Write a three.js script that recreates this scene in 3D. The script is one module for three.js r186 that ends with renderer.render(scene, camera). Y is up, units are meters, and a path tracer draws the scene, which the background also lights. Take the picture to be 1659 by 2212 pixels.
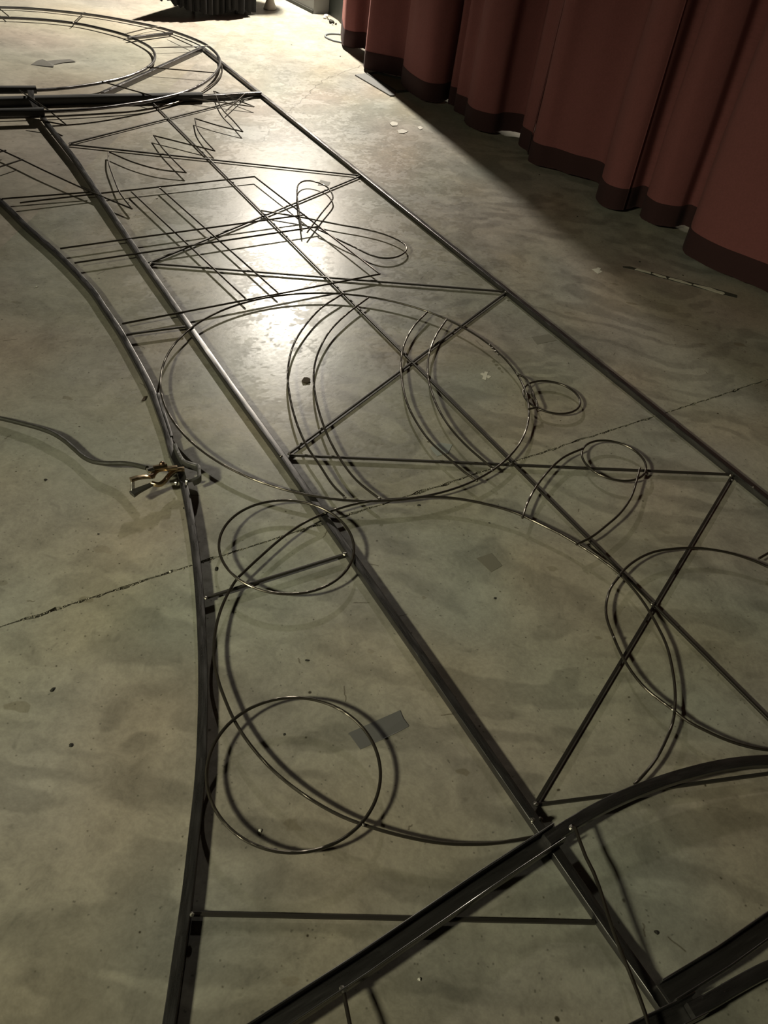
import * as THREE from 'three';
import { mergeGeometries, mergeVertices, toCreasedNormals } from 'three/addons/utils/BufferGeometryUtils.js';
import { RoundedBoxGeometry } from 'three/addons/geometries/RoundedBoxGeometry.js';

// ---------- camera, lights, exposure ----------
const scene = new THREE.Scene();
scene.background = new THREE.Color(0x000000);
const camera = new THREE.PerspectiveCamera(62.295, 1659 / 2212, 0.05, 60);
camera.position.set(0, 1.5, 0);
camera.up.set(-0.152986, 0.743558, -0.650936);
camera.lookAt(0, 1.5 - 0.658689, -0.752415);
scene.add(camera);
const renderer = new THREE.WebGLRenderer({ antialias: true });
renderer.toneMapping = THREE.LinearToneMapping;
renderer.toneMappingExposure = 1.0;
renderer.shadowMap.enabled = true;
renderer.shadowMap.type = THREE.PCFSoftShadowMap;
const FLOOD = { at: [-1.24, 2.35, -7.31], to: [-1.22, 0, -7.22], candela: 128, color: new THREE.Color().setRGB(1.0, 0.925, 0.8) };
const WORK = { at: [-3.3, 3.0, 1.7], to: [0.0, 0, -1.6], candela: 60, color: new THREE.Color().setRGB(1.0, 0.965, 0.68) };
function lamp(l, name, spec, radius) {
  l.name = name; l.position.set(...spec.at); l.castShadow = true; l.shadow.radius = radius / 0.02; l.shadow.mapSize.set(2048, 2048);
  if (l.target) { l.target.position.set(...spec.to); scene.add(l.target); }
  scene.add(l);
}
lamp(new THREE.SpotLight(FLOOD.color, FLOOD.candela, 0, 1.46, 1, 2), 'floodlight_beam', FLOOD, 0.07);
lamp(new THREE.SpotLight(WORK.color, WORK.candela, 0, 0.5, 1, 2), 'work_lamp_beam', WORK, 0.25);

// ---------- measured layout, metres: [x, height, z] or [x, z] on the floor ----------
const D = {
  rail_mid: [[-1.9728,0.025,-4.2319],[-1.862,0.024,-4.0765],[-1.5973,0.021,-3.719],[-1.1997,0.016,-3.1361],[-0.9926,0.013,-2.8342],[-0.7613,0.011,-2.5061],[-0.5258,0.01,-2.1712],[-0.3113,0.01,-1.8716],[0.1165,0.01,-1.2533],[0.3356,0.01,-0.9335],[0.5069,0.01,-0.6822],[0.5982,0.01,-0.5532]],
  rail_outer: [[-1.5997,0.01,-5.8729],[1.2441,0.01,-1.8273]],
  centre_bar: [[-1.5553,0.008,-4.6948],[0.9945,0.008,-1.103]],
  rail_curved: [[-1.8891,0.01,-3.3469],[-1.7119,0.01,-3.2103],[-1.5232,0.01,-3.0218],[-1.3568,0.01,-2.8663],[-1.2355,0.01,-2.7438],[-1.1123,0.01,-2.6066],[-1.0468,0.01,-2.5184],[-0.9547,0.01,-2.3963],[-0.8479,0.01,-2.2402],[-0.754,0.01,-2.0962],[-0.6975,0.01,-1.9944],[-0.645,0.01,-1.8961],[-0.6009,0.01,-1.8043],[-0.5555,0.01,-1.7265],[-0.4936,0.01,-1.5851],[-0.4433,0.01,-1.4549],[-0.3942,0.01,-1.3126],[-0.3494,0.01,-1.1685],[-0.3177,0.01,-1.0551],[-0.2919,0.01,-0.951],[-0.2704,0.01,-0.8554],[-0.2491,0.01,-0.731],[-0.2334,0.01,-0.6356],[-0.2217,0.01,-0.5486],[-0.211,0.01,-0.4687],[-0.2069,0.01,-0.435],[-0.2006,0.01,-0.3826]],
  braces: [[[-1.0526,0.008,-5.1063],[-1.711,0.008,-3.9397]],[[-1.7067,0.008,-3.9284],[-0.3627,0.008,-4.1029]],[[-0.3613,0.008,-4.0909],[-1.0049,0.008,-2.9002]],[[-1.0026,0.008,-2.893],[0.3408,0.008,-3.1131]],[[0.3408,0.008,-3.1051],[-0.2913,0.008,-1.8924]],[[-0.2898,0.008,-1.884],[1.0277,0.008,-2.1212]],[[1.0256,0.008,-2.1116],[0.3831,0.008,-0.9128]],[[0.3829,0.008,-0.9087],[0.5186,0.008,-0.9503],[0.8836,0.008,-1.0656],[0.9712,0.008,-1.093]]],
  cross_bars: [[[-0.3783,0.012,-1.305],[-0.0821,0.012,-1.5166]],[[-0.2176,0.007,-0.6054],[0.4826,0.007,-0.6964]],[[-0.9128,0.02,-2.3636],[-0.7516,0.02,-2.4651]]],
  ball: {"c":[-0.1745,0.0235,-2.2858],"r":0.5795},
  arcs: [[[-0.2772,0.0235,-2.8512],[-0.3325,0.0235,-2.7282],[-0.3677,0.0235,-2.5818],[-0.3824,0.0235,-2.4401],[-0.3701,0.0235,-2.2854],[-0.3408,0.0235,-2.1575],[-0.2962,0.0235,-2.0256],[-0.2483,0.0235,-1.9212],[-0.1967,0.0235,-1.8401],[-0.1476,0.0235,-1.763],[-0.1125,0.0235,-1.725]],[[-0.1781,0.0235,-2.8573],[-0.2349,0.0235,-2.7219],[-0.2791,0.0235,-2.5742],[-0.2954,0.0235,-2.4227],[-0.2905,0.0235,-2.3086],[-0.2694,0.0235,-2.1964],[-0.2308,0.0235,-2.0694],[-0.1867,0.0235,-1.9617],[-0.134,0.0235,-1.8635],[-0.0824,0.0235,-1.7935],[-0.021,0.0235,-1.7399]],[[0.0444,0.0235,-2.8184],[0.004,0.0235,-2.6988],[-0.0186,0.0235,-2.5734],[-0.0208,0.0235,-2.4505],[-0.0065,0.0235,-2.3298],[0.0195,0.0235,-2.2106],[0.0583,0.0235,-2.1118],[0.1042,0.0235,-2.0291],[0.1621,0.0235,-1.9619],[0.2078,0.0235,-1.9104],[0.2469,0.0235,-1.878]],[[0.1171,0.0235,-2.7843],[0.0846,0.0235,-2.6518],[0.069,0.0235,-2.5209],[0.0729,0.0235,-2.3934],[0.0908,0.0235,-2.2977],[0.1202,0.0235,-2.2009],[0.1607,0.0235,-2.1126],[0.2089,0.0235,-2.0395],[0.2548,0.0235,-1.9854],[0.2944,0.0235,-1.9436]]],
  cap: [[0.371,0.0275,-2.4784],[0.3964,0.0275,-2.4595],[0.4114,0.0275,-2.4123],[0.4233,0.0275,-2.3546],[0.4305,0.0275,-2.3001],[0.403,0.0275,-2.2767]],
  ring_sm: {"c":[0.4843,0.018,-2.3847],"r":0.0942},
  ring_lp: {"c":[0.6571,0.022,-2.0815],"r":0.0971},
  bell: [[[0.3721,0.024,-1.7485],[0.3841,0.024,-1.8036],[0.4083,0.024,-1.8774],[0.4527,0.024,-1.9741],[0.5033,0.024,-2.0546],[0.564,0.024,-2.1131]],[[0.7313,0.027,-2.0547],[0.7158,0.027,-1.9988],[0.6863,0.027,-1.906],[0.6464,0.027,-1.8288],[0.601,0.027,-1.7662],[0.5578,0.027,-1.7124],[0.5129,0.027,-1.6717]]],
  body: [[0.0568,0.0235,-1.7578],[-0.0501,0.0235,-1.7172],[-0.1093,0.0235,-1.6801],[-0.1528,0.0235,-1.6451],[-0.1993,0.0235,-1.596],[-0.2411,0.0235,-1.5325],[-0.2762,0.0235,-1.4638],[-0.3064,0.0235,-1.3987],[-0.3195,0.0235,-1.3678],[-0.3296,0.0235,-1.3114],[-0.3327,0.0235,-1.2587],[-0.3295,0.0235,-1.2086],[-0.3218,0.0235,-1.162],[-0.3088,0.0235,-1.1164],[-0.2873,0.0235,-1.0691],[-0.2651,0.0235,-1.0305],[-0.2362,0.0235,-0.9862],[-0.1941,0.0235,-0.9374],[-0.1446,0.0235,-0.8932],[-0.0923,0.0235,-0.8585],[-0.0397,0.0235,-0.8322],[0.0112,0.0235,-0.8132],[0.0503,0.0235,-0.8044],[0.1139,0.0235,-0.7949],[0.1957,0.0235,-0.7917],[0.2823,0.0235,-0.8036],[0.3349,0.0235,-0.819],[0.3776,0.0235,-0.8338]],
  body2: [[0.057,0.0235,-1.7558],[0.1148,0.0235,-1.7776],[0.1928,0.0235,-1.7883],[0.2762,0.0235,-1.7826],[0.3362,0.0235,-1.7714],[0.3724,0.0235,-1.7587],[0.4202,0.0235,-1.7347],[0.4704,0.0235,-1.7086],[0.5223,0.0235,-1.6744],[0.5723,0.0235,-1.6351],[0.6174,0.0235,-1.5913],[0.6512,0.0235,-1.5392],[0.6759,0.0235,-1.4857],[0.6932,0.0235,-1.4329],[0.7083,0.0235,-1.3683],[0.711,0.0235,-1.3006],[0.708,0.0235,-1.2415],[0.6998,0.0235,-1.1901],[0.6862,0.0235,-1.1426],[0.6638,0.0235,-1.0953],[0.638,0.0235,-1.049],[0.6087,0.0235,-1.009],[0.584,0.0235,-0.9799]],
  ring2: {"c":[-0.2247,0.03,-1.5026],"r":0.166},
  ring3: {"c":[-0.0946,0.03,-0.8919],"r":0.167},
  right: [[1.0324,0.0235,-1.704],[0.9707,0.0235,-1.7296],[0.9098,0.0235,-1.7395],[0.845,0.0235,-1.7365],[0.7788,0.0235,-1.7181],[0.7203,0.0235,-1.6919],[0.6641,0.0235,-1.6442],[0.6257,0.0235,-1.5947],[0.618,0.0235,-1.5797],[0.591,0.0235,-1.5318],[0.5744,0.0235,-1.4754],[0.5709,0.0235,-1.4279],[0.5818,0.0235,-1.3683],[0.5957,0.0235,-1.315],[0.6161,0.0235,-1.2658],[0.6427,0.0235,-1.226],[0.6746,0.0235,-1.1976],[0.695,0.0235,-1.1815],[0.7212,0.0235,-1.158],[0.7557,0.0235,-1.1406],[0.8022,0.0235,-1.1229],[0.85,0.0235,-1.1143],[0.889,0.0235,-1.1141],[0.9906,0.0235,-1.1314],[1.0811,0.0235,-1.1809],[1.1506,0.0235,-1.2572],[1.1914,0.0235,-1.3521],[1.1991,0.0235,-1.4553],[1.1727,0.0235,-1.5553],[1.115,0.0235,-1.6414]],
  right_stub: [[1.0142,0.0235,-1.7327],[1.0462,0.0235,-1.7608],[1.1066,0.0235,-1.7927]],
  crown: [[-1.2062,0.024,-3.3041],[-1.2985,0.024,-3.4352],[-1.3767,0.024,-3.5824],[-1.4546,0.024,-3.7414],[-1.5008,0.024,-3.8701],[-1.3577,0.024,-3.791],[-1.2317,0.024,-3.7562],[-1.112,0.024,-3.767],[-1.2014,0.024,-3.8862],[-1.2949,0.024,-4.018],[-1.3815,0.024,-4.1623],[-1.0626,0.024,-4.086],[-1.1524,0.024,-4.2229],[-1.2134,0.024,-4.3386],[-1.2698,0.024,-4.4943],[-1.139,0.024,-4.4433],[-1.0013,0.024,-4.4089],[-1.0869,0.024,-4.5552],[-1.1755,0.024,-4.6973],[-1.2976,0.024,-4.9853],[-1.0343,0.024,-4.8266],[-1.3927,0.024,-4.7973]],
  tail_rod: [[-2.0086,0.03,-3.7418],[-1.9217,0.03,-3.6879],[-1.7925,0.03,-3.6133],[-1.6813,0.03,-3.546],[-1.4132,0.027,-3.4004],[-1.2046,0.026,-3.2996]],
  tick_rods: [[[-1.1546,0.024,-4.6831],[-1.1291,0.024,-5.0314]],[[-1.9355,0.028,-3.6263],[-1.8979,0.028,-3.6928]],[[-1.8579,0.03,-3.4568],[-1.7925,0.03,-3.6133]]],
  panel_frame: [[-1.6263,0.022,-3.2038],[-1.3746,0.022,-3.411],[-0.8191,0.022,-3.8495],[-0.1561,0.022,-3.0677],[-0.501,0.022,-2.7836],[-0.948,0.022,-2.4188]],
  panel_stripes: [[[-1.1715,0.019,-3.5666],[-0.5041,0.019,-2.7996]],[[-1.2666,0.019,-3.4806],[-0.6018,0.019,-2.7162]]],
  cross_rods: [[[-1.7043,0.022,-3.2135],[-1.4163,0.022,-3.4073]],[[-1.3314,0.024,-2.8684],[-1.0979,0.024,-3.057],[-0.5284,0.024,-3.5086]],[[-1.2428,0.024,-2.7766],[-0.4484,0.024,-3.4152]]],
  bow1: [[-0.511,0.024,-3.3438],[-0.5278,0.024,-3.4165],[-0.5505,0.024,-3.5102],[-0.5816,0.024,-3.6377],[-0.6052,0.024,-3.7527],[-0.6122,0.024,-3.8324],[-0.6002,0.024,-3.8762],[-0.5771,0.024,-3.8959],[-0.5412,0.024,-3.8929],[-0.4977,0.024,-3.869],[-0.4665,0.024,-3.8225],[-0.4472,0.024,-3.7721],[-0.4396,0.024,-3.7295],[-0.4615,0.024,-3.5561],[-0.4882,0.024,-3.3379]],
  bow2: [[-0.7125,0.02,-3.4927],[-0.6386,0.02,-3.4906],[-0.5483,0.02,-3.4878],[-0.4657,0.02,-3.481],[-0.3707,0.02,-3.4719],[-0.2684,0.02,-3.4659],[-0.1853,0.02,-3.4477],[-0.1258,0.02,-3.4161],[-0.0864,0.02,-3.3779],[-0.0734,0.02,-3.3401],[-0.0796,0.02,-3.2961],[-0.103,0.02,-3.2512],[-0.1352,0.02,-3.2234],[-0.1728,0.02,-3.2152],[-0.2208,0.02,-3.2312],[-0.2846,0.02,-3.2765],[-0.3402,0.02,-3.3121],[-0.3981,0.02,-3.3573],[-0.4511,0.02,-3.391]],
  spar: [[-1.59,0.014,-5.8121],[-1.8146,0.014,-4.6765]],
  end_pipe: [[-2.335,0.024,-4.2009],[-2.1968,0.024,-4.3007],[-1.8602,0.024,-4.5281],[-1.6184,0.024,-4.672],[-1.3303,0.024,-4.8578]],
  end_tube: [[-1.3512,0.016,-4.8587],[-1.0561,0.016,-5.0973]],
  ring_outer: [[-3.2918,0.0225,-5.7642],[-3.1358,0.0193,-5.9284],[-2.9835,0.0168,-6.0574],[-2.8031,0.016,-6.1528],[-2.5959,0.016,-6.2023],[-2.3801,0.016,-6.2273],[-2.1476,0.016,-6.2057],[-1.9611,0.016,-6.1673],[-1.7996,0.0162,-6.0911],[-1.6259,0.0188,-5.9587],[-1.5471,0.0206,-5.8643],[-1.4716,0.0231,-5.7376],[-1.4099,0.0262,-5.577],[-1.3733,0.0299,-5.386],[-1.3664,0.0342,-5.1664],[-1.3953,0.039,-4.9195],[-1.4438,0.042,-4.7663],[-1.5049,0.0445,-4.6376],[-1.5879,0.047,-4.5083],[-1.7362,0.0506,-4.3221],[-1.9154,0.052,-4.1776],[-1.9825,0.052,-4.1346]],
  ring_inner: [[-3.1101,0.0251,-5.6349],[-2.8676,0.0218,-5.8003],[-2.6465,0.0197,-5.9082],[-2.442,0.019,-5.9456],[-2.2686,0.0196,-5.9159],[-2.0828,0.021,-5.8451],[-1.9633,0.0228,-5.751],[-1.8577,0.025,-5.6386],[-1.7939,0.0274,-5.516],[-1.7507,0.0303,-5.3674],[-1.737,0.0325,-5.2531],[-1.7412,0.035,-5.1259],[-1.7775,0.0385,-4.9442],[-1.8407,0.0414,-4.7939],[-1.9696,0.0453,-4.593],[-2.0846,0.0476,-4.4769],[-2.1568,0.0484,-4.4337]],
  ring_low: [[-2.2191,0.012,-4.047],[-2.1156,0.012,-4.1142],[-1.9364,0.012,-4.2279],[-1.7542,0.012,-4.3597],[-1.5699,0.012,-4.5187],[-1.4558,0.012,-4.691],[-1.3974,0.012,-4.8399],[-1.3501,0.012,-5.1015],[-1.3427,0.012,-5.2852],[-1.3749,0.012,-5.493],[-1.4409,0.012,-5.6658]],
  sleeves: [[[-2.3989,0.0511,-4.2977],[-2.2348,0.0492,-4.3961],[-2.0893,0.0474,-4.488]],[[-2.245,0.052,-3.9806],[-2.0893,0.052,-4.0719],[-1.9213,0.052,-4.1775]]],
  spokes: [[[-2.4908,0.022,-6.2322],[-2.4455,0.0256,-5.9175]],[[-2.0828,0.0268,-5.8555],[-2.0152,0.0223,-6.084],[-1.9601,0.022,-6.1653]],[[-1.8468,0.0242,-5.9881],[-1.611,0.0282,-5.782]],[[-1.8425,0.0314,-5.6188],[-1.5503,0.0266,-5.8654]],[[-1.7342,0.0399,-5.1812],[-1.3565,0.0379,-5.2826]],[[-1.8535,0.0478,-4.775],[-1.5479,0.05,-4.6633]],[[-3.0299,0.0224,-6.0811],[-2.8218,0.0272,-5.8324]]],
  spoke_bar: [[-2.0421,0.0223,-5.7765],[-1.8507,0.0165,-6.0767]],
  spike: [[-2.144,0.055,-4.4153],[-1.9128,0.05,-4.212],[-1.7767,0.035,-4.0888],[-1.948,0.04,-4.0944]],
  strap: [[-2.1015,0.05,-4.4497],[-2.051,0.045,-4.3385],[-1.9362,0.04,-4.1597]],
  channel1: [[-0.1488,0.032,-0.3704],[-0.0489,0.032,-0.4519],[0.0779,0.032,-0.5557],[0.2814,0.032,-0.7295],[0.4184,0.032,-0.8425]],
  curve1: [[0.3945,0.032,-0.8229],[0.4193,0.032,-0.8436],[0.4597,0.032,-0.8759],[0.508,0.032,-0.9112],[0.5674,0.032,-0.9493],[0.628,0.032,-0.9834],[0.6899,0.032,-1.0141],[0.7525,0.032,-1.0412],[0.8154,0.032,-1.0631],[0.8767,0.032,-1.0783],[0.9604,0.032,-1.093]],
  channel2: [[0.5876,0.032,-0.588],[0.6943,0.032,-0.6573],[0.7912,0.032,-0.7268],[0.8971,0.032,-0.8016]],
  channel3: [[0.37,0.03,-0.4155],[0.5038,0.03,-0.5024],[0.6401,0.03,-0.577]],
  curve2: [[0.6215,0.032,-0.5632],[0.6558,0.032,-0.582],[0.7095,0.032,-0.6148],[0.7727,0.032,-0.6505],[0.8563,0.032,-0.6872]],
  near_rods: [[[0.4484,0.042,-0.8543],[0.4641,0.043,-0.7987],[0.4788,0.044,-0.7633],[0.4905,0.045,-0.7151],[0.5006,0.046,-0.6718],[0.5151,0.046,-0.6251],[0.5267,0.046,-0.5909],[0.5382,0.046,-0.5546],[0.5432,0.046,-0.5295],[0.552,0.046,-0.4862]],[[0.0519,0.036,-0.5147],[0.0687,0.045,-0.4641],[0.0848,0.05,-0.4159]]],
  near_stub: [[0.5561,0.02,-0.551],[0.5971,0.02,-0.5778]],
  welds: [[-0.1089,0.029,-1.7135],[-0.0172,0.029,-1.7316],[0.3706,0.029,-2.4758],[0.4301,0.029,-2.2977],[0.6154,0.029,-1.577],[0.5799,0.029,-1.3629],[0.6919,0.029,-1.1779],[-0.2351,0.029,-0.9815],[0.0501,0.029,-0.8014],[-0.0992,0.029,-0.7259],[-0.3167,0.029,-1.3631],[-0.1505,0.029,-1.6431],[0.521,0.029,-1.6701],[-0.5,0.029,-2.7773],[-0.5987,0.029,-2.6976],[0.3412,0.029,-1.9726],[0.2871,0.029,-1.9329],[-1.1636,0.029,-3.5425],[-1.2588,0.029,-3.4594]],
  node_welds: [[-0.0804,0.018,-1.5125],[0.3385,0.018,-3.0882],[1.0183,0.018,-2.1018],[0.6961,0.018,-1.5059],[-0.2159,0.018,-0.6004],[-0.997,0.018,-2.8772],[-1.6974,0.018,-3.9077],[-0.3617,0.018,-4.0685],[-0.2886,0.018,-1.8756],[0.3804,0.018,-0.9046],[-0.7019,0.018,-3.4703],[-0.3764,0.018,-1.2993]],
  top_welds: [[0.3713,0.0205,-0.8646],[0.3887,0.0205,-0.8742],[1.016,0.0205,-2.0757],[1.0743,0.0205,-2.0547],[-0.3091,0.0205,-1.8584]],
  ring_welds: [[-2.4783,0.028,-6.2087],[-2.4392,0.0318,-5.903],[-2.0736,0.0333,-5.8296],[-1.5434,0.0331,-5.8395],[-2.8093,0.0337,-5.8067]],
  near_welds: [[0.4427,0.04,-0.8535],[0.0524,0.04,-0.5141],[0.3674,0.04,-0.8562]],
  lap_weld: [[0.2755,0.029,-2.6409],[0.2854,0.029,-2.6215],[0.2952,0.029,-2.6023],[0.3049,0.029,-2.5833]],
  gc_lower: [[-0.5417,0.04,-1.7153],[-0.5587,0.04,-1.7084],[-0.5689,0.04,-1.6927],[-0.5742,0.04,-1.6718],[-0.5782,0.04,-1.6528],[-0.5855,0.04,-1.6395],[-0.5945,0.04,-1.6373],[-0.6057,0.04,-1.6396]],
  gc_lower_handle: [[-0.6027,0.04,-1.6378],[-0.6166,0.04,-1.6206],[-0.6322,0.038,-1.6042],[-0.6422,0.036,-1.5905]],
  gc_upper: [[-0.5566,0.052,-1.703],[-0.5742,0.052,-1.696],[-0.5901,0.052,-1.6893],[-0.6023,0.052,-1.6811],[-0.6076,0.052,-1.6667],[-0.6077,0.052,-1.6512]],
  gc_upper_handle: [[-0.6062,0.052,-1.6516],[-0.6224,0.056,-1.6426],[-0.6397,0.058,-1.632],[-0.6532,0.058,-1.6198]],
  gc_barrel: [[-0.6117,0.06,-1.6764],[-0.5815,0.06,-1.6945]],
  gc_ferrule: [[-0.6242,0.058,-1.6641],[-0.6115,0.058,-1.6751]],
  gc_knob: [-0.5933,0.066,-1.6918],
  gc_spring: [[-0.6524,0.05,-1.6274],[-0.6425,0.038,-1.5967]],
  gc_pivot: [[-0.612,0.056,-1.6452],[-0.6052,0.056,-1.6545]],
  gc_cable: [[-1.1987,0.012,-1.8411],[-1.0989,0.014,-1.8409],[-1.0346,0.016,-1.8307],[-0.9768,0.018,-1.819],[-0.9304,0.02,-1.8022],[-0.8894,0.018,-1.7799],[-0.8539,0.016,-1.7541],[-0.8226,0.016,-1.7303],[-0.7901,0.02,-1.7126],[-0.7583,0.026,-1.7051],[-0.7008,0.036,-1.7057],[-0.6649,0.046,-1.6943],[-0.6298,0.055,-1.679]],
  cc_jaw: [[-0.5974,0.03,-1.8177],[-0.5881,0.03,-1.8002],[-0.5765,0.03,-1.7807],[-0.5544,0.032,-1.7507],[-0.5314,0.034,-1.7403],[-0.5099,0.034,-1.7349],[-0.5015,0.034,-1.713],[-0.4964,0.034,-1.6906],[-0.5098,0.03,-1.6792]],
  cc_pads: [[-0.5537,0.022,-1.677],[-0.5286,0.022,-1.6897]],
  cc_spindle: [[-0.5677,0.022,-1.6827],[-0.5126,0.022,-1.6975]],
  splice: [[-0.7216,0.016,-2.0654],[-0.6801,0.016,-1.9831],[-0.6325,0.016,-1.8911],[-0.6227,0.016,-1.8712]],
  tape_main: [[-0.0028,-1.0113],[0.098,-1.0863],[0.1068,-1.0665],[0.1207,-1.0501],[0.0926,-1.0264],[0.0265,-0.9772]],
  tapes: [[[0.2536,-1.5897],[0.2933,-1.6176],[0.3211,-1.5771],[0.2924,-1.5473]],[[0.4341,-2.7967],[0.501,-2.8381],[0.5285,-2.802],[0.453,-2.7486]],[[-0.5353,-3.9888],[-0.4854,-3.9797],[-0.4868,-3.9309],[-0.5368,-3.9157]]],
  tape_clear: [[0.1061,-2.0298],[0.1336,-2.0625],[0.1715,-2.063],[0.1609,-2.0185],[0.1289,-1.9944]],
  tape_arrow: [[-2.3517,-5.0328],[-2.3501,-5.1118],[-2.3348,-5.153],[-2.3016,-5.1308],[-2.2582,-5.1839],[-2.2126,-5.2409],[-2.1595,-5.2088],[-2.2071,-5.1566],[-2.2442,-5.0945],[-2.2275,-5.0458],[-2.2666,-5.0378],[-2.303,-5.0364]],
  cross1: [[[0.249,-2.4874],[0.2563,-2.4971],[0.2874,-2.4825],[0.2795,-2.4675]],[[0.2568,-2.4579],[0.2648,-2.5071],[0.2757,-2.5049],[0.2694,-2.4541]]],
  cross2: [[[0.7127,-3.4611],[0.7381,-3.4791],[0.7577,-3.4544],[0.7397,-3.4303]],[[0.7229,-3.4423],[0.741,-3.4892],[0.7546,-3.4849],[0.7372,-3.425]]],
  scraps: [[[-0.3024,-4.9744],[-0.288,-5.0156],[-0.2556,-5.0063],[-0.2563,-4.9554],[-0.2829,-4.9338]],[[-0.2484,-4.8685],[-0.2258,-4.9041],[-0.1884,-4.8897],[-0.2099,-4.8388],[-0.2376,-4.8334]],[[-0.1462,-4.9848],[-0.1296,-5.0098],[-0.1116,-4.9768],[-0.1277,-4.9441]]],
  strip: [[0.8546,-3.5412],[0.888,-3.5496],[1.2347,-3.4598],[1.3297,-3.4282],[1.3229,-3.4009],[1.2691,-3.4122],[1.14,-3.4502],[0.9752,-3.4949],[0.9047,-3.5238],[0.8557,-3.5292]],
  strip_white: [[[0.9049,-3.525],[0.9166,-3.5393],[0.9742,-3.5235],[0.9729,-3.5074],[0.9382,-3.5143]],[[0.9774,-3.5112],[0.9885,-3.5195],[1.0362,-3.5006],[1.0375,-3.4834],[1.0043,-3.4917]],[[1.0455,-3.484],[1.0546,-3.4981],[1.1023,-3.4882],[1.1426,-3.4651],[1.1399,-3.4556],[1.0985,-3.4652]],[[1.1455,-3.4596],[1.153,-3.4686],[1.2246,-3.4586],[1.2459,-3.4423],[1.2736,-3.4347],[1.2761,-3.4229],[1.2665,-3.4113],[1.2142,-3.4295]]],
  hatch_rim: [[-0.6037,-5.8135],[-0.5448,-5.8822],[-0.327,-5.5756],[-0.3238,-5.5011],[-0.347,-5.4867]],
  hatch_lid: [[-0.5335,-5.8786],[-0.4782,-5.9416],[-0.2931,-5.8822],[-0.2278,-5.6673],[-0.3203,-5.5867]],
  leaves: [[[-0.3235,-2.2782],[-0.3193,-2.2945],[-0.3095,-2.3003],[-0.2971,-2.2918],[-0.2961,-2.2761],[-0.306,-2.2643],[-0.3171,-2.2661]],[[-0.7642,-2.0375],[-0.7631,-2.0604],[-0.7563,-2.0699],[-0.7554,-2.045]]],
  dark_bits: [[-0.6186,-1.0045],[-0.1183,-1.1801],[-0.1317,-0.9844],[-0.5347,-0.8862],[0.3022,-1.4572],[-0.5147,-1.6072],[-0.38,-1.4108],[0.2863,-1.7345],[0.0916,-1.7622],[0.6918,-4.0287],[0.528,-4.5196],[0.9389,-3.615],[1.1178,-3.5438],[1.2994,-3.4171],[-1.1028,-6.3173],[-0.755,-6.2149],[-0.6892,-1.4672],[-0.8885,-1.633],[0.596,-0.6985],[-0.138,-0.7731]],
  white_bits: [[-0.1364,-0.7733],[0.1772,-0.5601],[-0.4828,-1.3789],[-1.3141,-2.6084]],
  joint: [[-0.789,-1.1419],[-0.4389,-1.4107],[-0.1498,-1.6281],[0.0337,-1.7661],[0.3493,-2.0119],[0.8765,-2.4219],[1.2972,-2.7528]],
  crack: [[-0.8937,-4.1435],[-0.9006,-4.2913],[-0.8671,-4.4004],[-0.8434,-4.6085],[-0.815,-4.7344],[-0.7948,-4.9037],[-0.7663,-5.0413],[-0.7013,-5.1668],[-0.6259,-5.3015],[-0.5624,-5.3844]],
  lamp_wall: [[-1.3926,-7.6424],[-1.1184,-7.3139],[-1.0184,-7.3873],[-0.8871,-7.1499]],
  curtain: [[-0.8232,-6.7306],[-0.7653,-6.4323],[-0.7522,-6.4072],[-0.6948,-6.3843],[-0.6154,-6.4153],[-0.565,-5.9671],[-0.552,-5.9341],[-0.4293,-5.9093],[-0.3135,-5.8866],[-0.3,-5.7299],[-0.2215,-5.5449],[-0.1292,-5.4367],[-0.0466,-5.4616],[0.0114,-5.5516],[0.0108,-5.4342],[0.0534,-5.4185],[0.0494,-5.3042],[0.1115,-5.2453],[0.1172,-5.142],[0.1594,-5.0517],[0.2652,-5.0201],[0.3311,-5.0858],[0.4399,-5.0887],[0.4252,-4.8797],[0.4716,-4.7936],[0.4652,-4.6501],[0.5128,-4.6],[0.5855,-4.5831],[0.6797,-4.5278],[0.8152,-4.472],[0.7892,-4.2569],[0.8152,-4.1648],[0.8798,-4.1319],[0.9508,-4.1604],[1.005,-4.2117],[0.9782,-4.1074],[1.0222,-4.0176],[1.0856,-3.998],[1.1532,-4.0076],[1.2043,-4.0492],[1.1319,-3.7699],[1.1641,-3.6884],[1.2499,-3.5963],[1.3562,-3.5245],[1.4402,-3.457],[1.4359,-3.3423],[1.4655,-3.1745]],
  skirt: [[-2.062,0.1,-6.4741],[-1.9759,0.09,-6.5177],[-1.8945,0.065,-6.5458],[-1.8132,0.04,-6.6028],[-1.7494,0.03,-6.6726],[-1.6859,0.03,-6.7507],[-1.6115,0.03,-6.7895],[-1.5531,0.02,-6.9027],[-1.5208,0.015,-7.036]],
  foot: [-1.4418,-7.2454],
  loop: [[-0.7821,0.006,-6.5656],[-0.8493,0.006,-6.5771],[-0.9187,0.006,-6.644],[-0.9287,0.006,-6.7092],[-0.8994,0.006,-6.7582],[-0.8362,0.006,-6.7862],[-0.7924,0.006,-6.7864]],
};

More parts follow.
